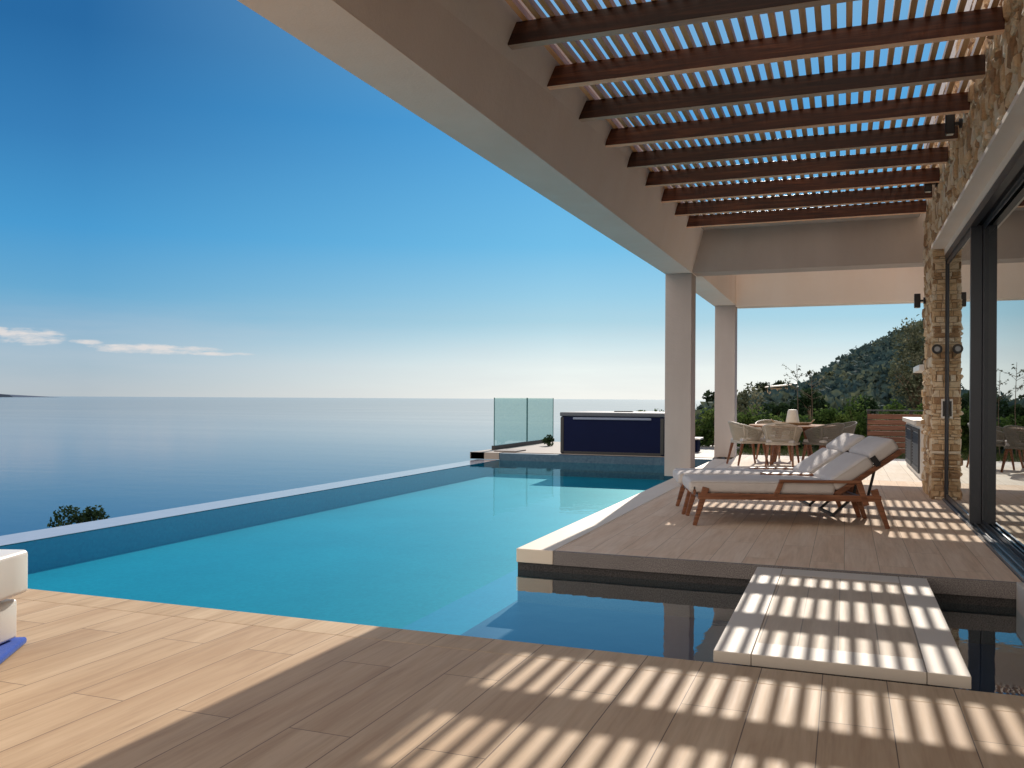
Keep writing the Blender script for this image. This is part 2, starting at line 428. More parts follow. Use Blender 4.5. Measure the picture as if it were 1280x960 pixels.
# clouds
cv = N.new('ShaderNodeCombineXYZ'); Lk.new(azm, cv.inputs[0]); Lk.new(el, cv.inputs[1])
cn = w.noise(w.map(cv.outputs[0], (26, 110, 1)), 1, 8, .62)
cn2 = w.noise(w.map(cv.outputs[0], (3, 26, 1), loc=(4,2,0)), 1, 6, .6)
def puff(a0, e0, wa, we):
    dx = w.math('DIVIDE', w.math('SUBTRACT', azm, a0), wa); dy = w.math('DIVIDE', w.math('SUBTRACT', el, e0), we)
    d = w.math('ADD', w.math('MULTIPLY', dx, dx), w.math('MULTIPLY', dy, dy))
    return w.math('MAXIMUM', w.math('SUBTRACT', 1.0, d), 0.0)
def azpx(x): return math.radians(-20.6) + math.atan((x-640)/1108)
def elpx(x, y): return math.atan((495-y)/1108*math.cos(math.atan((x-640)/1108)))
m = None
for (x, y, wx, wy) in ((36, 421, 52, 12), (0, 414, 14, 7), (108, 427, 26, 4), (195, 436, 105, 8), (270, 441, 60, 3.5)):
    q = puff(azpx(x), elpx(x, y), wx/1108*.8, wy/1108*.9)
    m = q if m is None else w.math('MAXIMUM', m, q)
cnz = w.math('MULTIPLY', w.math('SUBTRACT', cn, .5), 3.4)
cm = w.math('MULTIPLY', w.ramp(w.math('ADD', m, cnz), [(.25, 0.0), (1.0, 1.0)]), w.ramp(m, [(0.0,0.0),(.35,1.0)]))
haze = w.math('MULTIPLY', w.ramp(el, [(0.0, .55), (.07, .45), (.115, 0.0)]), w.ramp(cn2, [(.35, .0), (.7, 1.0)]))
skyc = w.mix(w.math('MULTIPLY', haze, .5), skyc, (5.2,5.3,5.6))
skyc = w.mix(w.math('MULTIPLY', cm, .85), skyc, (6.6,6.2,6.0))
bg = N.new('ShaderNodeBackground'); Lk.new(skyc, bg.inputs[0]); bg.inputs[1].default_value = .12
wo = N.new('ShaderNodeOutputWorld'); Lk.new(bg.outputs[0], wo.inputs[0])

sl = bpy.data.lights.new('Sun', 'SUN'); sl.energy = 4.9; sl.angle = math.radians(.32); sl.color = (1, .91, .80)
so = bpy.data.objects.new('Sun', sl); COL.objects.link(so)
so.rotation_euler = sun_dir.to_track_quat('Z', 'Y').to_euler(); so.location = (0, 20, 20)

cam = bpy.data.cameras.new('Camera'); co = bpy.data.objects.new('Camera', cam); COL.objects.link(co)
yaw = math.radians(20.6); rl = math.radians(.3)
fw = Vector((-math.sin(yaw), math.cos(yaw), 0)); rt = Vector((math.cos(yaw), math.sin(yaw), 0)); up = Vector((0,0,1))
R_ = rt*math.cos(rl) + up*math.sin(rl); U_ = -rt*math.sin(rl) + up*math.cos(rl)
mt = Matrix((R_, U_, -fw)).transposed().to_4x4(); mt.translation = Vector((0,0,1.12)); co.matrix_world = mt
cam.sensor_width = 36; cam.lens = 1108/1280*36; cam.shift_y = 18/1280; cam.clip_start = .05; cam.clip_end = 400000
S.camera = co
S.view_settings.view_transform = 'Standard'; S.view_settings.look = 'None'; S.view_settings.exposure = 0
S.cycles.max_bounces = 10; S.cycles.transparent_max_bounces = 24; S.cycles.diffuse_bounces = 8
S.cycles.sample_clamp_indirect = 10
def px2w(x, y, Yd):      # a pixel seen at world depth Y (used once, to lay out the hill line)
    d = fw + R_*((x-640)/1108) - U_*((y-498)/1108); return Vector((0,0,1.12)) + d*(Yd/d.y)

# ------------------------------------------------------------------ sea, terrain
mb = MB(); K = 120000
mb.quad((-K,-2000,-60),(K,-2000,-60),(K,K,-60),(-K,K,-60))
tag(mb.build('sea', M['sea']), kind='structure')
p0 = px2w(-60, 495, 30000); p1 = px2w(17, 495, 30000)
hm = MB()
pts = [(-.0, -80), (.2, 90), (.55, 120), (.8, 80), (.93, 40), (1, -80)]
fr_ = [p0.lerp(p1, a) for a, h in pts]
for i in range(len(pts)-1):
    a, b = fr_[i], fr_[i+1]
    hm.quad((a.x,a.y,-70),(b.x,b.y,-70),(b.x,b.y,pts[i+1][1]),(a.x,a.y,pts[i][1]))
    hm.quad((a.x,a.y,pts[i][1]),(b.x,b.y,pts[i+1][1]),(b.x,b.y+3000,-70),(a.x,a.y+3000,-70))
tag(hm.build('headland', M['headland']), kind='structure')

ridge = [(820, 560), (862, 515), (880, 507), (905, 498), (940, 490), (970, 487), (1000, 482), (1020, 474), (1045, 458), (1070, 445), (1100, 428), (1130, 414), (1160, 402), (1220, 392), (1300, 385), (1500, 380)]
def ridge_y(px):
    for (a, ya), (b, yb) in zip(ridge, ridge[1:]):
        if px <= b: return ya + (yb-ya)*max(0, (px-a)/(b-a))
    return ridge[-1][1]
def ridge_z(px, dist):                                      # height of the hill line at this bearing
    return 1.12 + (501-ridge_y(px)-8)/1108*dist
def height(X, Y):
    base = -.75
    if X < -5.9: base = -3.4 + min(0, X+7.4)*.85
    if Y > 23 and X < 60:
        base -= (Y-23)*.12
    if Y > 26:
        a = math.atan2(X, Y); th = a + yaw
        dist = math.hypot(X, Y)
        if th > -1.2 and th < 1.2:
            px = 640 + 1108*math.tan(th); dv = dist*math.cos(th)
            if px > 815:
                R0 = 115 + 60*min(1, max(0, (px-1000)/200))
                t_ = min(1, max(0, (dv-26)/(R0-26)))
                zr = ridge_z(min(px, 1500), R0)
                k = t_*t_*(3-2*t_)
                hz = (-.9)*(1-k) + zr*k + .8*math.sin(X*.11)*math.sin(Y*.09)*k
                if dv > R0: hz = zr - (dv-R0)*.25
                e = min(1, max(0, (px-822)/45))
                low = -2 - (dv-24)*.35
                return low*(1-e) + hz*e
        return min(base, -2 - (Y-24)*.6) if X < 0 else base
    return base
xs = np.concatenate([np.arange(-110, -20, 6), np.arange(-20, 30, 1.5), np.arange(30, 190, 5)])
ys = np.concatenate([np.arange(-40, 16, 4), np.arange(16, 60, 1.5), np.arange(60, 290, 4)])
V = [(x, y, max(height(x, y), -75)) for y in ys for x in xs]; nx_ = len(xs)
F = [(j*nx_+i, j*nx_+i+1, (j+1)*nx_+i+1, (j+1)*nx_+i) for j in range(len(ys)-1) for i in range(nx_-1)]
# leave the ground open under the pool and terrace basin
F = [f for f in F if not (V[f[0]][0] > -7.2 and V[f[2]][0] < 7.5 and V[f[0]][1] > -6 and V[f[2]][1] < 17.2)]
tag(npmesh('hillside', V, F, M['hill'], smooth=True), kind='structure')

# lawn strip beyond the terrace
lm = MB(); lm.box(-3.3, 9, 18.52, 22.5, -.4, -.06)
tag(lm.build('lawn_ground', M['soil']), kind='structure')
n = 26000
P = np.stack([rng.uniform(-3.3, 9, n), rng.uniform(18.55, 22.4, n), np.full(n, -.06)], 1)
hh = rng.uniform(.03, .085, n); dx = rng.normal(size=(n,2))*.02; wv = rng.uniform(.003,.007,n); aa = rng.uniform(0, PI, n)
ca, sa = np.cos(aa)*wv, np.sin(aa)*wv
Vg = np.stack([P+np.stack([ca,sa,0*ca],1), P-np.stack([ca,sa,0*ca],1), P+np.stack([dx[:,0],dx[:,1],hh],1)], 1).reshape(-1,3)
g = npmesh('lawn_grass', Vg, np.arange(3*n).reshape(n,3), M['grass'])
tag(g, 'short green grass strip behind the dining terrace', 'grass', kind='stuff')

# woods on the hill
centres = []; tries = 0
while len(centres) < 760 and tries < 60000:
    tries += 1
    px = random.uniform(862, 1420); 
    R0 = 115 + 60*min(1, max(0, (px-1000)/200))
    dv = random.uniform(34, R0+3)
    dens = 1.0 if px > 1015 else .42
    if random.random() > dens: continue
    th = math.atan((px-640)/1108); a = th - yaw; dist = dv/math.cos(th)
    X, Y = dist*math.sin(a), dist*math.cos(a)
    r = random.uniform(1.3, 2.6)*(.55+.45*dv/120)
    if any((X-c[0])**2+(Y-c[1])**2 < (.62*(r+c[3]))**2 for c in centres): continue
    z = height(X, Y)
    top = z + 1.7*r
    # keep crowns on the near slope below the hill line
    zr = 1.12 + (501-ridge_y(px)+(3 if px > 1030 else -4))/1108*dv
    if top > zr: z = zr - 1.7*r
    centres.append((X, Y, z, r))
Pa = []
for (X, Y, z, r) in centres:
    nn = int(300)
    Pa.append(blob_points((X, Y, z+.75*r), (r*1.15, r*1.15, r*.95), nn, 8, .8))
Pa = np.concatenate(Pa)
Vl, Fl = leaf_quads(Pa, .46, .6)
fo = npmesh('hill_woodland', Vl, Fl, M['forest'])
tag(fo, 'dense dark blue-green wood covering the hillside right of the columns', 'woodland', kind='stuff')

def tree(name, label, loc, h, crown_c, crown_r, nleaf, lsize, mat, tr=.08, lumps=10, group=None, cat='tree', limbs=6, asp=.5, shell=.45):
    t = tag(empty(name, loc), label, cat, group)
    P = blob_points(crown_c, crown_r, nleaf, lumps, shell)
    Vv, Ff = leaf_quads(P, lsize, asp); npmesh('crown', Vv, Ff, mat, t)
    mb = MB()
    c = Vector(crown_c)
    mb.tube([(0,0,0), (c.x*.2+.05*tr, .1*tr, c.z*.35), (c.x*.6, c.y*.6, c.z*.8), tuple(c)], [tr, tr*.8, tr*.55, tr*.3], 8)
    for i in range(limbs):
        q = P[random.randrange(len(P))]; s0 = Vector((c.x*.5, c.y*.5, c.z*random.uniform(.45,.9)))
        mb.tube([s0, s0.lerp(Vector(q), .5)+Vector((0,0,.05*h)), Vector(q)], [tr*.4, tr*.25, tr*.08], 5)
    mb.build('trunk', M['bark'], t, smooth=True)
    return t
# pines standing on the hill line
for i, (px, py, r, lab) in enumerate([(953, 486, 1.5, 'leftmost round pine on the hill line left of the pale roof'),
                              (966, 485, 1.1, 'small pine on the hill line touching the left end of the pale roof'),
                              (984, 481, 1.7, 'round pine on the hill line above the middle of the pale roof'),
                              (1022, 470, 1.5, 'pine on the hill line just right of the pale roof'),
                              (897, 503, 1.9, 'dark bushy tree on the low slope between the two columns' )]):
    d = 112 if i < 4 else 60
    th = math.atan((px-640)/1108); a = th-yaw; dist = d/math.cos(th)
    z = 1.12 + (499-py)/1108*d
    r = r*(1 if i < 4 else .6)
    if i == 4: px = 885
    tree('pine_tree', lab, (dist*math.sin(a), dist*math.cos(a), z-2.2*r), 3, (0,0,2.2*r), (r, r, r*.75), 420, .34, M['forest_l'], .12, 7, 'pines along the hill line', limbs=3, asp=.7)
# pale roof on the ridge
rb = tag(empty('hill_house', px2w(983, 485.5, 100)), 'long low pale-roofed building on the hill line behind the dining table', 'building')
mb = MB(); mb.box(-1.9, 1.9, -1.5, 1.5, -1.2, .05); mb.build('wall', M['mortar'], rb)
mb = MB(); mb.v = [(-2.1,-1.8,0.05),(2.1,-1.8,.45),(2.1,1.8,.55),(-2.1,1.8,.15),(-2.1,-1.8,.18),(2.1,-1.8,.58),(2.1,1.8,.68),(-2.1,1.8,.28)]
mb.f = [(0,3,2,1),(4,5,6,7),(0,1,5,4),(1,2,6,5),(2,3,7,6),(3,0,4,7)]; mb.build('roof', M['white'], rb)

# ------------------------------------------------------------------ decks
def sheet(name, mat, boxes, kind='structure', bevel=0, parent=None):
    mb = MB()
    for b in boxes: mb.box(*b)
    o = mb.build(name, mat, parent, bevel=bevel)
    if kind: o['kind'] = kind
    return o
sheet('pool_deck', M['deck'], [(-12, 8, -5, 3.62, -.2, 0)])
sheet('pool_deck_edge', M['deck_edge'], [(-12, 1.02, 3.624, 3.84, -.12, 0)], bevel=.006)
sheet('deck_riser', M['speckle'], [(-7.2, 1.02, 3.70, 3.82, -.9, -.121)])
# raised terrace beside the pool
sheet('terrace', M['terrace'], [(-2.0, 1.03, 6.23, 13.4, -.10, 0)])
sheet('upper_terrace', plank_mat('pale_terrace', [(.78,.69,.58),(.85,.77,.66),(.91,.83,.73)], w=.3, L=.9, joint=(.55,.47,.38), spec=.05, rough=.8), [(-2.0, 6.5, 13.404, 18.5, -.10, 0), (1.034, 6.5, 12.45, 13.4, -.1, 0)])
sheet('terrace_coping', M['coping'], [(-2.29, -2.004, 6.2, 17.0, -.10, .002)], bevel=.006)
sheet('terrace_front_edge', M['speckle'], [(-2.0, 1.03, 6.2, 6.227, -.10, .001)])
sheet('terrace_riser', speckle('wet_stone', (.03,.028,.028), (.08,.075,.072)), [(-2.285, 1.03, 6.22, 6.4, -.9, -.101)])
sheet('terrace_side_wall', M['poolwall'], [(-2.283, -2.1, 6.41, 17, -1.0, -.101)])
# basins
sheet('pool_floor', M['poolfloor'], [(-6.68, -2.31, 3.8, 17.05, -.62, -.435)])
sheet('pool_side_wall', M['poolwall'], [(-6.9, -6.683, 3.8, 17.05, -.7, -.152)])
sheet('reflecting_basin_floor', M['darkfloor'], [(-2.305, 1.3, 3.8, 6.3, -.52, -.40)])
sheet('pool_far_wall', M['fartile'], [(-6.66, -2.3, 17.0, 17.25, -.6, -.012)])
sheet('infinity_edge', None, [(-7.15, -6.684, 3.4, 17.0, -.5, -.149)]).data.materials.append(None)
t = NT('wet_weir'); P = t.geo(); nn = t.noise(P, 6, 3)
bpy.data.objects['infinity_edge'].data.materials.clear()
bpy.data.objects['infinity_edge'].data.materials.append(t.out(t.pbsdf(t.mix(nn, (.40,.385,.42), (.48,.46,.50)), .12, 0, t.bump(nn,.05,.01), .5)))
sheet('infinity_wall', M['speckle'], [(-7.13, -6.92, 3.4, 17.0, -3.5, -.501)])
sheet('far_pool_deck', simple('far_deck_stone', (.30,.26,.22), .7, var=.12, nscale=2), [(-7.3, -2.3, 17.255, 22, -.14, 0), (-7.3,-6.67, 17.0, 17.25, -.14, -.002)])
sheet('far_deck_foundation', M['speckle'], [(-7.28, 8, 17.3, 21.9, -3, -.42)])
sheet('foundation', M['speckle'], [(-12, 8, -5, 3.69, -3, -.21), (-6.9, 8, 3.7, 17.2, -3, -1.01)])
wp = MB(); 
nxw = 1
wp.quad((-6.682,3.83,WZ),(-2.29,3.83,WZ),(-2.29,6.21,WZ),(-6.682,6.21,WZ)); wp.quad((-6.682,6.21,WZ),(-2.284,6.21,WZ),(-2.284,17.01,WZ),(-6.682,17.01,WZ))
tag(wp.build('pool_water', M['water']), kind='structure')
wb = MB(); wb.quad((-2.29,3.83,WZ),(1.3,3.83,WZ),(1.3,6.21,WZ),(-2.29,6.21,WZ)); tag(wb.build('basin_water', M['basin_water']), kind='structure')

# stepping slab
st = tag(empty('stepping_slab', (-.03, 5.08, 0)), 'thick square pale slab set as a step over the dark water', 'stepping stone')
mb = MB(); mb.box(-.35, .35, -.85, .85, -.048, 0.0); 
mb.build('plank_inlay', M['slab'], st)
mb = MB(); mb.box(-.515, -.353, -1.06, 1.06, -.05, .001); mb.box(.353, .515, -1.06, 1.06, -.05, .001)
mb.box(-.35, .35, -1.06, -.853, -.05, .001); mb.box(-.35, .35, .853, 1.06, -.05, .001)
mb.build('border', M['slab_b'], st, bevel=.003)
mb = MB(); mb.box(-.40, .40, -.95, .95, -.41, -.052); mb.build('plinth', M['speckle'], st)

# ------------------------------------------------------------------ pergola
pg = tag(empty('pergola', (-2.3, 13, 0)), 'beige concrete pergola with dark timber rafters and thin slats over the terrace', 'pergola')
def W2(o):  # keep world coordinates under the pergola root
    o.location = -pg.location; return o
ZB, ZT = 2.95, 3.71
RZ0, RZ1 = 3.395, 3.54
def pb(name, mat, boxes, bevel=.006):
    mb = MB()
    for b in boxes: mb.box(*b)
    return W2(mb.build(name, mat, pg, bevel=bevel))
o = MB(); 
# long edge beam, very slightly splayed outwards towards the house corner
o.v = [(-2.74,-3,ZB),(-2.31,-3,ZB),(-2.075,13.3,ZB),(-2.47,13.3,ZB),(-2.74,-3,ZT),(-1.96,-3,ZT),(-1.865,13.3,ZT),(-2.47,13.3,ZT)]
o.f = [(0,3,2,1),(4,5,6,7),(0,1,5,4),(1,2,6,5),(2,3,7,6),(3,0,4,7)]
W2(o.build('edge_beam', M['plaster'], pg, bevel=.006))
o = MB(); o.v = [(-2.738,-3,ZB-.004),(-2.312,-3,ZB-.004),(-2.078,12.885,ZB-.004),(-2.468,12.885,ZB-.004),(-2.738,-3,ZB-.001),(-2.312,-3,ZB-.001),(-2.078,12.885,ZB-.001),(-2.468,12.885,ZB-.001)]
o.f = [(0,3,2,1),(4,5,6,7),(0,1,5,4),(1,2,6,5),(2,3,7,6),(3,0,4,7)]
W2(o.build('added_soffit_sheet', M['plaster_s'], pg))  # thin added sheet, tinted warm to offset bounce light from the pool
pb('edge_beam', M['plaster_c'], [(-2.42, -2.0, 13.303, 18.0, ZB+.001, ZT-.002)])
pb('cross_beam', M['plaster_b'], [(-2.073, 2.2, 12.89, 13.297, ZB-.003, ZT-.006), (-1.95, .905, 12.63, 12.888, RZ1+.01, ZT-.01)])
pb('cross_beam', M['plaster_c'], [(-1.997, 3.2, 17.6, 17.997, ZB-.03, ZT-.004)])
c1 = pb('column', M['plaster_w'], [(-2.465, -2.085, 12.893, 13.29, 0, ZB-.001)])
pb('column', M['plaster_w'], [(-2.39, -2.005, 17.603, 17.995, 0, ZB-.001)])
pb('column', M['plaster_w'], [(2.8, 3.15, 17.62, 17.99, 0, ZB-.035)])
pb('side_beam', M['plaster'], [(1.5, 1.9, 13.3, 17.597, ZB, ZT)])
ry = [11.80 - .803*i for i in range(14)]
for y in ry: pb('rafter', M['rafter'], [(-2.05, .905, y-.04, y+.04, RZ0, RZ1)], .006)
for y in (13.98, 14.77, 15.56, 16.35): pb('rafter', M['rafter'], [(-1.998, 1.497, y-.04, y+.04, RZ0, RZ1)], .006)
nsl = 31
for i in range(nsl):
    x = -1.93 + i*.0925
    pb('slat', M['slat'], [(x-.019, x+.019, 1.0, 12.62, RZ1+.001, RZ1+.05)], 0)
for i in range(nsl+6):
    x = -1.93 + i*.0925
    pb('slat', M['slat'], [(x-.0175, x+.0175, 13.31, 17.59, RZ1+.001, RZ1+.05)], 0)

# ------------------------------------------------------------------ villa with stone wall and sliding doors
vl = tag(empty('villa', (3.5, 5, 0)), 'villa side wall of ochre split stone above tall anthracite sliding glass doors', 'house')
def vb(name, mat, boxes, bevel=0, parent=None):
    mb = MB()
    for b in boxes: mb.box(*b)
    o = mb.build(name, mat, parent or vl, bevel=bevel)
    if parent is None or parent == vl: o.location = -vl.location
    return o
vb('wall_core', M['mortar'], [(.95, 1.38, -2, 11.09, 2.875, 4.25), (.95, 1.6, 11.12, 12.18, 0, 4.25)])
vb('lintel_soffit', M['plaster_c'], [(.905, 1.04, -2, 11.09, 2.835, 2.873)], .003)
vb('lintel_soffit', M['plaster_c'], [(1.041, 1.33, -2, 11.09, 2.765, 2.87)], .002)
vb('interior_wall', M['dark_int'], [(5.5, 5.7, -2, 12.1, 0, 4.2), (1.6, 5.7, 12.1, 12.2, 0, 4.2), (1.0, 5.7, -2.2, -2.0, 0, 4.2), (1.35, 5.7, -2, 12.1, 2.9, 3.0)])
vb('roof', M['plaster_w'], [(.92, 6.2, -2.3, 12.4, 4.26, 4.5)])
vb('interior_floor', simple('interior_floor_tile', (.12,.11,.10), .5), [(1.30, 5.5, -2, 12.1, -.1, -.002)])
vb('foundation_wall', M['speckle'], [(1.03, 1.3, -2, 6.19, -.8, -.02)])
# stones
def stones(name, panels, parent, tall=(), fine=()):
    V = []; F = []; C = []
    for pi_, (org, U, Vv, Nn, w_, h_) in enumerate(panels):
        tl = pi_ in tall; fi = pi_ in fine
        org, U, Vv, Nn = map(np.array, (org, U, Vv, Nn))
        y = 0
        while y < h_-.01:
            rh = random.choice([.06,.08,.10,.13,.16] if tl else [.03,.04,.05,.065,.08] if fi else [.035,.05,.06,.075,.09,.11,.13]); rh = min(rh, h_-y)
            x = -random.random()*.12
            while x < w_:
                rw = random.uniform(.04, .16) if tl else random.uniform(.05,.15) if fi else (random.uniform(.07, .30) if rh < .09 else random.uniform(.10, .34))
                x0, x1 = max(0, x), min(w_, x+rw); x += rw
                if x1-x0 < .015: continue
                g_ = .003; d0 = .0; d1 = .016+random.random()**1.4*.034
                if random.random() < .12 and rh > .07:      # split into two courses
                    parts_ = [(y, y+rh*.5), (y+rh*.5, y+rh)]
                else: parts_ = [(y, y+rh)]
                for (ya, yb) in parts_:
                    dd = d1*random.uniform(.8, 1.15)*(.55 if fi else 1)
                    b = len(V); jj = lambda a: random.uniform(-a, a)
                    ch = min(.012, (yb-ya)*.2, (x1-x0)*.2)
                    for (uu, vv, dp) in ((x0+g_, ya+g_, d0), (x1-g_, ya+g_, d0), (x1-g_, yb-g_, d0), (x0+g_, yb-g_, d0)):
                        V.append(org+U*uu+Vv*vv+Nn*dp)
                    for (uu, vv) in ((x0+g_, ya+g_), (x1-g_, ya+g_), (x1-g_, yb-g_), (x0+g_, yb-g_)):
                        V.append(org+U*(uu+jj(.003))+Vv*(vv+jj(.003))+Nn*(dd*.72))
                    cc = [(x0+g_+ch, ya+g_+ch), (x1-g_-ch, ya+g_+ch), (x1-g_-ch, yb-g_-ch), (x0+g_+ch, yb-g_-ch)]
                    for (uu, vv) in cc:
                        V.append(org+U*(uu+jj(.008))+Vv*(vv+jj(.004))+Nn*(dd+jj(.012)))
                    V.append(org+U*((x0+x1)/2+jj(.02))+Vv*((ya+yb)/2)+Nn*(dd+.006+jj(.010)))
                    fs = [(b+i, b+(i+1)%4, b+4+(i+1)%4, b+4+i) for i in range(4)] + [(b+4+i, b+4+(i+1)%4, b+8+(i+1)%4, b+8+i) for i in range(4)] + [(b+8+i, b+8+(i+1)%4, b+12) for i in range(4)]
                    F += fs; C += [random.random()]*sum(len(f) for f in fs)
            y += rh
    me = bpy.data.meshes.new(name); me.from_pydata([tuple(v) for v in V], [], F)
    ca = me.color_attributes.new('rnd', 'FLOAT_COLOR', 'CORNER')
    ca.data.foreach_set('color', np.repeat(np.array(C, dtype=np.float32), 4).reshape(-1,4).ravel())
    me.materials.append(M['stone']); me.update()
    o = bpy.data.objects.new(name, me); COL.objects.link(o); o.parent = parent
    return o
s1 = stones('stone_cladding', [
    ((.95, 11.2, 2.85), (0,-1,0), (0,0,1), (-1,0,0), 9.2, 1.40),
    ((.95, 12.18, 0), (0,-1,0), (0,0,1), (-1,0,0), 1.07, 4.2),
    ((.92, 11.12, 0), (1,0,0), (0,0,1), (0,-1,0), .5, 2.84),
    ((1.6, 12.18, 0), (-1,0,0), (0,0,1), (0,1,0), .66, 4.2)], vl, (0,1), (2,)); s1.location = -vl.location
# frames and glass
def gq(x, y0, y1, z0, z1, par):
    mb = MB(); mb.quad((x,y0,z0),(x,y0,z1),(x,y1,z1),(x,y1,z0)); return mb.build('glass', M['doorglass'], par)
gd = vb('door_head', M['alu'], [(1.045, 1.10, -2, 11.05, 2.69, 2.763), (1.14, 1.20, -2, 11.05, 2.69, 2.763), (1.10, 1.14, -2, 11.05, 2.735, 2.762)])
vb('door_jamb', M['alu'], [(1.05, 1.10, 11.03, 11.065, .02, 2.69)])
trk = vb('door_track', M['alu_track'], [(1.035, 1.055, 6.0, 11.06, -.02, .022), (1.09, 1.10, 6.0, 11.06, -.02, .022), (1.145, 1.155, 6.0, 11.06, -.02, .022), (1.20, 1.215, 6.0, 11.06, -.02, .022)])
vb('track_bed', M['alu'], [(1.031, 1.26, -2, 11.06, -.06, .006)])
d1 = vb('sliding_door', M['alu'], [(1.055, 1.148, 8.93, 8.99, .01, 2.70), (1.06, 1.095, 10.97, 11.025, .025, 2.69), (1.06, 1.095, 8.99, 10.97, .025, .075), (1.06, 1.095, 8.99, 10.97, 2.64, 2.69)], .003)
d1['label'] = 'far sliding door leaf beside the stone pillar'
gq(1.07, 8.99, 10.97, .075, 2.64, d1)
d2 = vb('sliding_door', M['alu'], [(1.15, 1.195, 8.9, 8.96, .01, 2.70), (1.155, 1.19, 4.6, 4.66, .025, 2.69), (1.155, 1.19, 4.66, 8.9, .025, .055), (1.155, 1.19, 4.66, 8.9, 2.66, 2.69)], .003)
d2['label'] = 'near sliding door leaf at the right edge'
gq(1.16, 4.66, 8.9, .055, 2.66, d2)
d3 = vb('sliding_door', M['alu'], [(1.155, 1.19, .6, .66, .025, 2.69), (1.155, 1.19, 4.53, 4.595, .025, 2.69), (1.155, 1.19, .66, 4.53, .025, .055), (1.155, 1.19, .66, 4.53, 2.66, 2.69)], .003)
gq(1.16, .66, 4.53, .055, 2.66, d3)
sheet('door_sill_block', M['slab_b'], [(.99, 1.028, 5.55, 6.19, -.3, .01)], bevel=.005)
# switch plate and dark socket on the pillar end
sp = tag(empty('wall_switch', (1.008, 11.035, 1.03)), 'white framed switch plate low on the stone pillar beside the door', 'switch')
mb = MB(); mb.box(.004,.040,-.022,.0,-.11,.11); mb.build('frame', M['white'], sp, bevel=.004)
mb = MB(); mb.box(.016,.0385,-.028,-.0225,-.085,.085); mb.build('button', M['black'], sp, bevel=.003)
sk = tag(empty('wall_intercom', (.965, 11.035, 1.70)), 'small round dark bell fitting at head height on the stone pillar', 'door bell')
mb = MB(); mb.tube([(0,0,0),(0,-.03,0)], .055, 20); mb.build('body', M['black'], sk, bevel=.004)
mb = MB(); mb.tube([(0,-.031,0),(0,-.036,0)], .03, 16); mb.build('button', M['alu_track'], sk)

# wall lights (tubes shining up and down)
def wall_light(y, z, label, x=.885):
    t = tag(empty('wall_light', (x, y, z)), label, 'wall light', 'black wall lights on the stone wall')
    mb = MB(); mb.box(-.115, -.045, -.035, .035, -.085, .085); mb.build('body', M['black'], t, bevel=.006)
    mb = MB(); mb.box(-.046, .0, -.012, .012, -.012, .012); mb.build('arm', M['black'], t)
    mb = MB(); mb.tube([(-.012,0,0),(.012,0,0)], .04, 18); mb.build('backplate', M['black'], t)
    mb = MB(); mb.box(-.105, -.055, -.026, .026, -.088, -.0855); mb.build('lens', M['ceramic'], t)
    return t
wall_light(8.18, 3.42, 'black wall light nearest the camera, high under the slats')
wall_light(10.26, 3.40, 'black wall light high on the stone wall near the last rafters')
wall_light(11.9, 2.34, 'black wall light on the outer face of the stone pillar below the cross beam', .90)

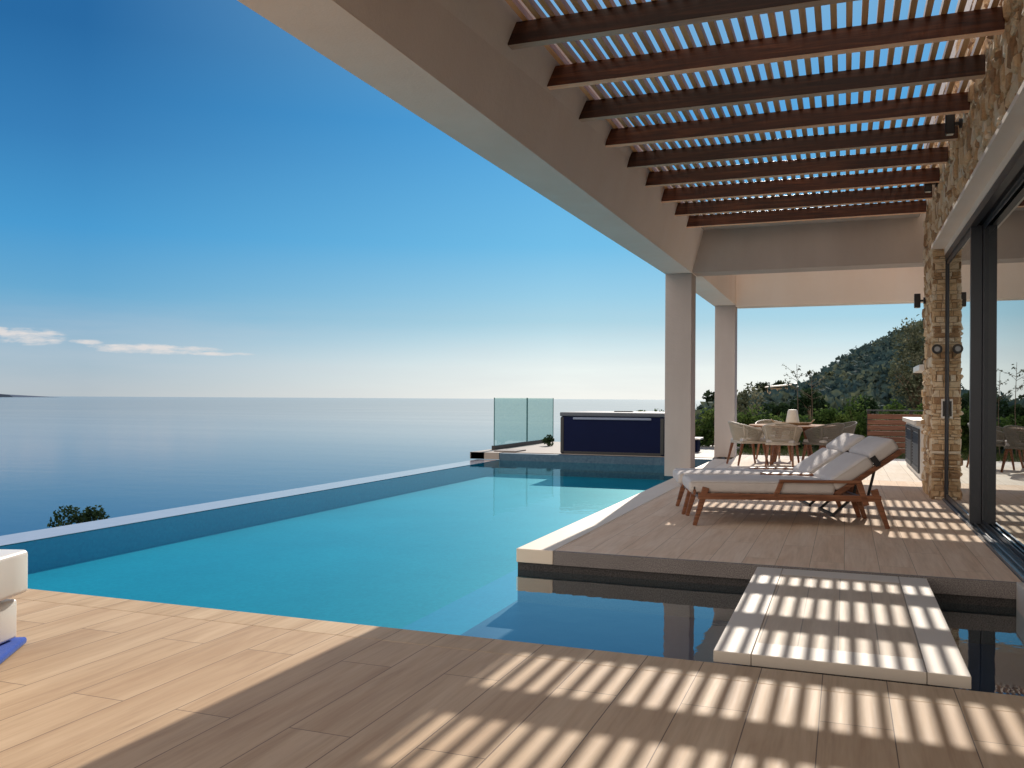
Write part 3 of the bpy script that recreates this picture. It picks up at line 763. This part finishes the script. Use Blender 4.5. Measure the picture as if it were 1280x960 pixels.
# ------------------------------------------------------------------ loungers
def make_lounger():
    r = tag(empty('sun_lounger'), 'x', 'sun lounger', 'teak sun loungers side by side')
    Wd = .66
    # side rails
    for y in (0, Wd):
        mb = MB(); mb.beam((.03,y,.262), (1.60,y,.262), .035, .055); mb.build('side_rail', M['teak'], r, bevel=.006)
        for (x0, x1, zt) in ((.0, .10, .34), (1.66, 1.54, .34)):
            mb = MB(); mb.beam((x1,y,zt), (x0,y,0), .036, .062, (1,0,0), .030, .036); mb.build('leg', M['teak'], r, bevel=.006)
        mb = MB()
        mb.beam((.70,y-.002,.262), (.755,y-.002,.402), .032, .042, (1,0,0)); mb.beam((.735,y,.405), (1.43,y,.405), .05, .026)
        mb.beam((1.41,y-.002,.41), (1.475,y-.002,.20), .034, .05, (1,0,0))
        mb.build('armrest', M['teak'], r, bevel=.005)
    mb = MB()
    for x in (.05, 1.0, 1.45): mb.beam((x,.018,.255), (x,Wd-.018,.255), .04, .035)
    for i in range(9):
        x = .13+i*.1; mb.beam((x,.018,.275), (x,Wd-.018,.275), .06, .012)
    mb.build('slatted_base', M['teak'], r, bevel=.004)
    # foot board
    mb = MB(); mb.beam((-.0,.0,.31), (-.0,Wd,.31), .025, .08); mb.build('foot_board', M['teak'], r, bevel=.006)
    # backrest frame
    a = math.radians(35); hx, hz = 1.22, .29
    def bp(s, y, o=0): return (hx + s*math.cos(a) - o*math.sin(a), y, hz + s*math.sin(a) + o*math.cos(a))
    mb = MB()
    for y in (.022, Wd-.022): mb.beam(bp(.0,y), bp(.67,y), .036, .045)
    for s in (.05,.2,.35,.5,.63): mb.beam(bp(s,.04,.003), bp(s,Wd-.04,.003), .05, .018)
    mb.build('backrest_frame', M['teak'], r, bevel=.005)
    for y in (.12, Wd-.12):
        mb = MB(); mb.beam(bp(.42,y,-.03), (1.52,y,.24), .02, .02); mb.build('back_support', M['black'], r)
    # mattress: flat part and back part
    mt_ = softbox('mattress', M['cushion'], r, -.05, 1.22, .0, Wd, .288, .398, .035, .018)
    R = Matrix.Translation((hx-.01, 0, hz+.055)) @ Matrix.Rotation(-a, 4, 'Y')
    bk = softbox('back_cushion', M['cushion'], r, .0, .40, .0, Wd, -.035, .085, .035, .02, R)
    hd = softbox('head_cushion', M['cushion'], r, .402, .66, .0, Wd, -.03, .088, .035, .02, R)
    for y in (.004, Wd-.004):
        mb = MB(); mb.tube([(-.035,y,.385),(1.19,y,.385)], .005, 6); mb.build('piping', M['piping'], mt_)
        mb = MB(); mb.tube([R@Vector((.03,y,.07)), R@Vector((.38,y,.07))], .005, 6); mb.build('piping', M['piping'], bk)
    mb = MB(); mb.beam(R@Vector((.42,-.006,-.04)), R@Vector((.42,-.006,.05)), .05, .01, (0,1,0)); mb.beam(R@Vector((.42,-.004,-.045)), R@Vector((.42,Wd+.004,-.045)), .04, .006)
    mb.build('strap', M['strap'], hd)
    # folded wheel/foot under the head end
    mb = MB(); mb.beam((1.38,.1,.25),(1.22,.1,.10),.02,.02); mb.beam((1.38,Wd-.1,.25),(1.22,Wd-.1,.10),.02,.02); mb.beam((1.22,.08,.10),(1.22,Wd-.08,.10),.025,.025)
    mb.build('tilt_bar', M['black'], r)
    return r
rz = math.radians(15)
L1 = make_lounger(); L1.location = (-1.25, 7.95, 0); L1.rotation_euler.z = rz
L1['label'] = 'teak sun lounger with grey mattress nearest the camera, armrest in full view'
L2 = copy_tree(L1); off = .74
L2.location = (-1.25-off*math.sin(rz)-.03, 7.95+off*math.cos(rz), 0)
L2['label'] = 'teak sun lounger with grey mattress behind the other, on the dining table side'

# ------------------------------------------------------------------ dining set
TX, TY = -.86, 16.3
tb = tag(empty('dining_table', (TX, TY, 0)), 'round light teak dining table between the column and the stone pillar', 'table')
mb = MB(); mb.lathe([(.70,-.02),(.745,-.015),(.75,0),(.745,.012),(.735,.015)], (0,0,.665), 48); mb.build('tabletop', wood_mat('table_teak', [(.22,.11,.06),(.32,.18,.105),(.40,.24,.15)], 0, .75, spec=.05), tb, smooth=False)
for k in range(4):
    a = PI/4 + k*PI/2; mb = MB(); mb.beam((.30*math.cos(a), .30*math.sin(a), .64), (.46*math.cos(a), .46*math.sin(a), 0), .06, .06, (0,0,1), .04, .04)
    mb.build('leg', M['teak'], tb, bevel=.005)
mb = MB(); mb.beam((-.32,-.32,.60),(.32,.32,.60),.05,.05); mb.beam((-.32,.32,.603),(.32,-.32,.603),.05,.05); mb.build('apron', M['teak'], tb)
def make_chair(rope, frame):
    r = tag(empty('dining_chair'), 'x', 'chair', 'rope dining chairs around the round table')
    for sx in (-1, 1):
        mb = MB(); mb.beam((sx*.20,.20,.385), (sx*.235,.27,0), .042,.042,(0,1,0),.026,.026); mb.build('leg', M['teak'], r, bevel=.004)
        mb = MB(); mb.beam((sx*.19,-.18,.385), (sx*.22,-.27,0), .042,.042,(0,1,0),.026,.026); mb.build('leg', M['teak'], r, bevel=.004)
    mb = MB()
    for sx in (-1,1): mb.beam((sx*.225,-.2,.39),(sx*.235,.24,.39),.035,.035)
    mb.beam((-.22,-.2,.39),(.22,-.2,.39),.035,.035); mb.beam((-.22,.24,.39),(.22,.24,.39),.035,.035); mb.build('seat_frame', frame, r, bevel=.006)
    softbox('seat_cushion', M['cushion'], r, -.225,.225,-.2,.25,.405,.455,.02,.01)
    # wrap-around back: bottom ring and top ring
    def ring(t, top):
        a = math.radians(-90 + t*118)
        if top: rx, ry_, z = .315, .31, .735 - .15*abs(t)**1.5
        else: rx, ry_, z = .245, .225, .41
        return Vector((rx*math.sin(math.radians(t*118)), -ry_*math.cos(math.radians(t*118))*(1.0), z))
    top = [ring(i/16, True) for i in range(-16, 17)]; bot = [ring(i/16, False) for i in range(-16, 17)]
    mb = MB(); mb.tube(top, .013, 8); mb.tube(bot, .012, 8)
    for t in (-1, -.45, .45, 1): mb.tube([ring(t,False), ring(t,True)], .012, 8)
    mb.build('back_frame', frame, r, smooth=True)
    mb = MB()
    for i in range(-30, 31):
        t = i/31; a, b = ring(t, False), ring(t, True); mid = a.lerp(b,.5)+Vector((0,0,0))
        mb.tube([a, mid, b], .0062, 5, False)
    for k in range(1, 9):
        f_ = k/9; mb.tube([ring(i/16, False).lerp(ring(i/16, True), f_) for i in range(-16, 17)], .004, 4, False)
    mb.build('rope_weave', rope, r, smooth=True)
    return r
C1 = make_chair(M['rope'], M['chairframe'])
CM = make_chair(M['rope_d'], M['rope_d'])
def put(c, x, y, ang, lab): c.location = (x, y, 0); c.rotation_euler.z = ang; c['label'] = lab
put(C1, -.98, 15.42, math.radians(-6), 'rope dining chair seen square from behind, in front of the table')
C2 = copy_tree(C1); put(C2, -1.58, 15.75, math.radians(-58), 'pale rope dining chair at the left of the table, beside the column')
C3 = copy_tree(C1); put(C3, -1.25, 17.15, math.radians(205), 'rope dining chair on the far side of the table')
put(CM, -.33, 15.75, math.radians(48), 'rope dining chair in painted shade, right of the table, behind the lounger backrest')
C4 = copy_tree(CM); put(C4, -.12, 16.75, math.radians(115), 'rope dining chair in painted shade at the far right of the table')
tr_ = tag(empty('serving_tray', (TX, TY-.05, .681)), 'round woven tray under the white lantern on the dining table', 'tray')
mb = MB(); mb.lathe([(.26,0),(.30,.01),(.33,.045),(.315,.045),(.29,.018),(.02,.012)], (0,0,0), 36); mb.build('basin', M['wicker'], tr_)
mb = MB()
for sx in (-1,1): mb.tube([(sx*.31,-.07,.045),(sx*.35,-.05,.085),(sx*.36,0,.095),(sx*.35,.05,.085),(sx*.31,.07,.045)], .010, 6)
mb.build('handle', M['wicker'], tr_)
ln = tag(empty('table_lantern', (TX, TY-.05, .695)), 'white cone shaped ceramic lantern on the woven tray', 'lantern')
mb = MB(); mb.lathe([(.105,0),(.118,.01),(.112,.06),(.085,.22),(.075,.25),(.06,.255)], (0,0,0), 32); mb.build('body', M['ceramic'], ln, smooth=True)
mb = MB(); mb.lathe([(.115,0),(.123,.003),(.123,.02),(.112,.024)], (0,0,0), 32); mb.build('base_ring', M['wicker'], ln)

# ------------------------------------------------------------------ hot tub, glass fence
ht = tag(empty('hot_tub', (-4.37, 18.35, 0)), 'square navy blue hot tub with grey lid at the far end of the pool', 'hot tub')
mb = MB(); mb.box(-1.07, 1.07, -1.05, 1.05, 0, .76); mb.build('cabinet', M['tub'], ht, bevel=.03, seg=3)
mb = MB(); mb.box(-1.085, 1.085, -1.065, 1.065, .762, .845); mb.build('lid', M['tub_lid'], ht, bevel=.025, seg=3)
mb = MB(); mb.box(-.80, .80, -1.075, -1.052, .70, .745); mb.build('lid_skirt', M['tub_trim'], ht, bevel=.006)
mb = MB()
for x in (-1.05, 1.0): mb.box(x-.02, x+.05, -1.062, -1.03, .02, .74)
mb.build('corner_post', M['black'], ht, bevel=.008)
mb = MB(); mb.box(-.2, .2, -.06, .02, .846, .868); mb.build('handle', M['black'], ht, bevel=.008)
mb = MB(); mb.box(-1.0, 1.0, -1.056, -1.049, .0, .055); mb.build('kick_plate', M['black'], ht)

def xz_at(px, X):            # depth of bearing px on plane X
    d = fw + R_*((px-640)/1108); return X*d.y/d.x
gf = tag(empty('glass_fence', (-7.15, 18, 0)), 'frameless green tinted glass fence panels left of the hot tub', 'fence')
FX = -7.15
ya, yb, yc = xz_at(618, FX), xz_at(659, FX), xz_at(691.5, FX)
for (a, b) in ((ya, yb-.02), (yb+.02, yc)):
    mb = MB(); mb.quad((FX, a, .05), (FX, b, .05), (FX, b, 1.13), (FX, a, 1.13)); o = mb.build('glass_panel', M['fenceglass'], gf); o.location = -gf.location
    mb = MB()
    for y in (a, b): mb.box(FX-.008, FX+.008, y-.010, y+.010, .05, 1.135)
    o = mb.build('panel_edge', simple('green_glass_edge', (.05,.17,.19), .2, var=.05), gf); o.location = -gf.location
mb = MB(); mb.box(FX-.04, FX+.04, ya-.05, yc, 0.001, .09); o = mb.build('base_rail', M['black'], gf, bevel=.004); o.location = -gf.location
sheet('fence_plinth', M['speckle'], [(-7.32, -7.0, 17.0, 17.25, -.14, .0), (-6.9, -6.4, 17.3, 17.9, .001, .025)])
ps = tag(empty('small_plant', (-6.55, yc-2.2, 0)), 'tiny tuft of green leaves at the foot of the glass fence', 'plant')
Pq = blob_points((0,0,.14), (.16,.16,.14), 260, 6); Vv, Ff = leaf_quads(Pq, .07); npmesh('leaves', Vv, Ff, M['leaf_d'], ps)
mb = MB(); mb.tube([(0,0,0),(.01,0,.15)], .008, 6); mb.build('stem', M['bark'], ps)

# low white topped planter seen between the columns
pl = tag(empty('side_table', (-3.12, 19.2, 0)), 'low dark side table with a white top between the two columns', 'side table')
mb = MB(); mb.box(-.25,.25,-.25,.25,.26,.30); mb.build('tabletop', M['white'], pl, bevel=.008)
mb = MB(); mb.box(-.19,.19,-.19,.19,0,.26); mb.build('base', M['tub'], pl, bevel=.01)

# ------------------------------------------------------------------ barbecue counter, chimney, brown fence
bq = tag(empty('barbecue_counter', (1.4, 15.3, 0)), 'white outdoor kitchen counter with grey louvred door behind the stone pillar', 'counter')
mb = MB(); mb.box(-.40, .45, -1.55, 1.6, 0, .76); mb.build('cabinet', M['white'], bq)
mb = MB(); mb.box(-.46, .5, -1.6, 1.66, .762, .83); mb.build('countertop', M['slab_b'], bq, bevel=.006)
for y0 in (-1.45, .08):
    mb = MB(); mb.box(-.425, -.403, y0, y0+1.35, .08, .13); mb.box(-.425,-.403,y0,y0+1.35,.66,.71); mb.box(-.425,-.403,y0,y0+.06,.13,.66); mb.box(-.425,-.403,y0+1.29,y0+1.35,.13,.66)
    for k in range(11):
        z = .16+k*.046; mb.beam((-.412,y0+.06,z),(-.412,y0+1.29,z),.006,.04,(.5,0,1))
    mb.build('louvred_door', M['louvre'], bq)
chm = tag(empty('barbecue_chimney', (1.42, 14.7, .832)), 'stone barbecue hood with a white capping slab half hidden by the pillar', 'barbecue')
mb = MB(); mb.box(-.25, .35, -.5, .5, 0, .72); mb.build('core', M['mortar'], chm)
s2 = stones('stone_facing', [((-.25,.5,0),(0,-1,0),(0,0,1),(-1,0,0),1.0,.72), ((-.28,-.5,0),(1,0,0),(0,0,1),(0,-1,0),.63,.72)], chm)
mb = MB(); mb.box(-.42, .42, -.6, .6, .722, .81); mb.build('cap', M['white'], chm, bevel=.008)
bf = tag(empty('board_fence', (1.05, 19.6, 0)), 'dark brown horizontal board fence panel behind the lounger backrest', 'fence')
mb = MB()
for k in range(7): mb.box(-.62, .95, -.012, .012, .05+k*.115, .05+k*.115+.098)
mb.build('boards', M['slatfence'], bf)
for x in (-.60, .2, .93):
    mb = MB(); mb.box(x-.03, x+.03, .013, .07, -.06, .90); mb.build('post', M['black'], bf)
mb = MB(); mb.box(-.64, .97, -.03, .08, .901, .925); mb.build('top_cap', M['louvre'], bf)

# ------------------------------------------------------------------ hedge shrubs and trees
hx = [(-4.6, 22.2, 'shrub at the left end of the hedge, partly behind the column'), (-3.75, 21.8, 'bright shrub in the gap between the two columns'), (-2.95, 21.6, 'shrub directly behind the farther column'), (-2.1, 21.7, 'shrub just right of the farther column'),
      (-1.3, 21.9, 'shrub behind the left dining chair'), (-.5, 21.7, 'shrub behind the white lantern'), (.25, 21.8, 'shrub behind the dark dining chair'), (.95, 21.6, 'shrub left of the brown board fence'),
      (1.7, 21.5, 'shrub behind the brown board fence'), (2.5, 21.6, 'shrub right of the brown fence, behind the barbecue'), (3.3, 21.6, 'shrub behind the stone pillar')]
for i, (x, y, lab) in enumerate(hx):
    h = random.uniform(.95, 1.12) if x > -2.5 else random.uniform(.85,1.0)
    t = tag(empty('hedge_shrub', (x, y, -.07)), 'leafy green ' + lab, 'shrub', 'hedge shrubs behind the terrace')
    P = blob_points((0,0,h*.52), (.62,.5,h*.62), 2600, 14, .4)
    P = P[P[:,2] > .02]
    Vv, Ff = leaf_quads(P, .085, .55); npmesh('leaves', Vv, Ff, M['leaf'], t)
    mb = MB()
    for k in range(6):
        q = P[random.randrange(len(P))]; mb.tube([(random.uniform(-.1,.1),0,-.1), (q[0]*.4,q[1]*.4,q[2]*.6), tuple(q)], [.02,.013,.004], 5)
    mb.build('stems', M['bark'], t)
# darker background bushes behind the table
for (px, py, r, lab) in ((972, 510, .42, 'dark bush rising left of the white lantern'), (1013, 500, .5, 'dark upright bush rising right of the white lantern'), (930, 505, .8, 'grey green bush right of the farther column'), (1075, 512, .7, 'dark bush above the lounger backrest')):
    c = px2w(px, py, 24)
    tree('dark_bush', lab, (c.x, c.y, -1.0), 2, (0,0,c.z+.9-.1*r), (r,r*.8,r*1.0), 1500, .10, M['leaf_d'] if px != 930 else M['olive'], .05, 9, 'bushes behind the hedge', cat='bush')
c = px2w(1142, 440, 38)
tree('big_tree', 'tall loose grey-green tree rising behind the stone pillar', (c.x+.2, c.y, -2.0), 7, (0,0,c.z+1.4), (1.25,1.1,2.3), 5200, .13, M['olive'], .16, 16, cat='tree', limbs=16)
def sapling(px, py, lab, Yd=21.0, n=60):
    c = px2w(px, py, Yd); t = tag(empty('sapling', (c.x, c.y, -.06)), lab, 'sapling', 'thin saplings above the hedge')
    H = c.z+.06; mb = MB(); tips = []
    mb.tube([(0,0,0),(.03,0,H*.5),(0,0,H)], [.014,.009,.004], 6)
    for k in range(11):
        z = H*random.uniform(.72, 1.0); a = random.uniform(0, 2*PI); l = random.uniform(.12,.38)
        e = (l*math.cos(a), l*math.sin(a), z+l*random.uniform(.3,.8)-.1); mb.tube([(0,0,z-.1), e], [.005,.002], 4); 
        tips += [Vector((0,0,z-.1)).lerp(Vector(e), f_) for f_ in (.6,.8,.95,1.0)]
    mb.build('stem', M['bark'], t)
    P = np.array([tuple(q) for q in tips]*3) + rng.normal(size=(len(tips)*3,3))*.02
    Vv, Ff = leaf_quads(P, .055, .4); npmesh('leaves', Vv, Ff, M['olive'], t)
sapling(996, 455, 'thin sapling with sparse leaves standing against the sky above the table')
sapling(1014, 466, 'shorter thin sapling right beside the taller one')
# tree top beyond the infinity edge
tree('coastal_tree', 'dark green tree top poking above the infinity edge at the left', (-10.45, 9.95, -3.9), 4, (0,0,2.85), (.52,.52,.62), 9000, .065, M['leaf_d'], .12, 12, cat='tree', limbs=14)

# ------------------------------------------------------------------ white lounge seat at the left, blue towel
ang = math.radians(18)
sf = tag(empty('lounge_seat', (-3.44, 2.98, 0), ang), 'white moulded outdoor lounge seat cropped by the left edge of the photo', 'lounge seat')
softbox('seat', M['white'], sf, -1.1, -.0, -.75, .0, .235, .43, .022, .0)
softbox('base', M['white'], sf, -1.02, -.03, -.85, -.04, .04, .215, .014, 0)
mb = MB(); mb.box(-.95, -.12, -.7, -.14, 0, .06); mb.build('foot', M['black'], sf)
tw = tag(empty('towel', (-3.385, 2.87, 0), math.radians(33)), 'bright blue towel on the deck in front of the white seat', 'towel')
softbox('cloth', M['blue'], tw, -.85, .0, -.6, .14, .001, .032, .012, .006)
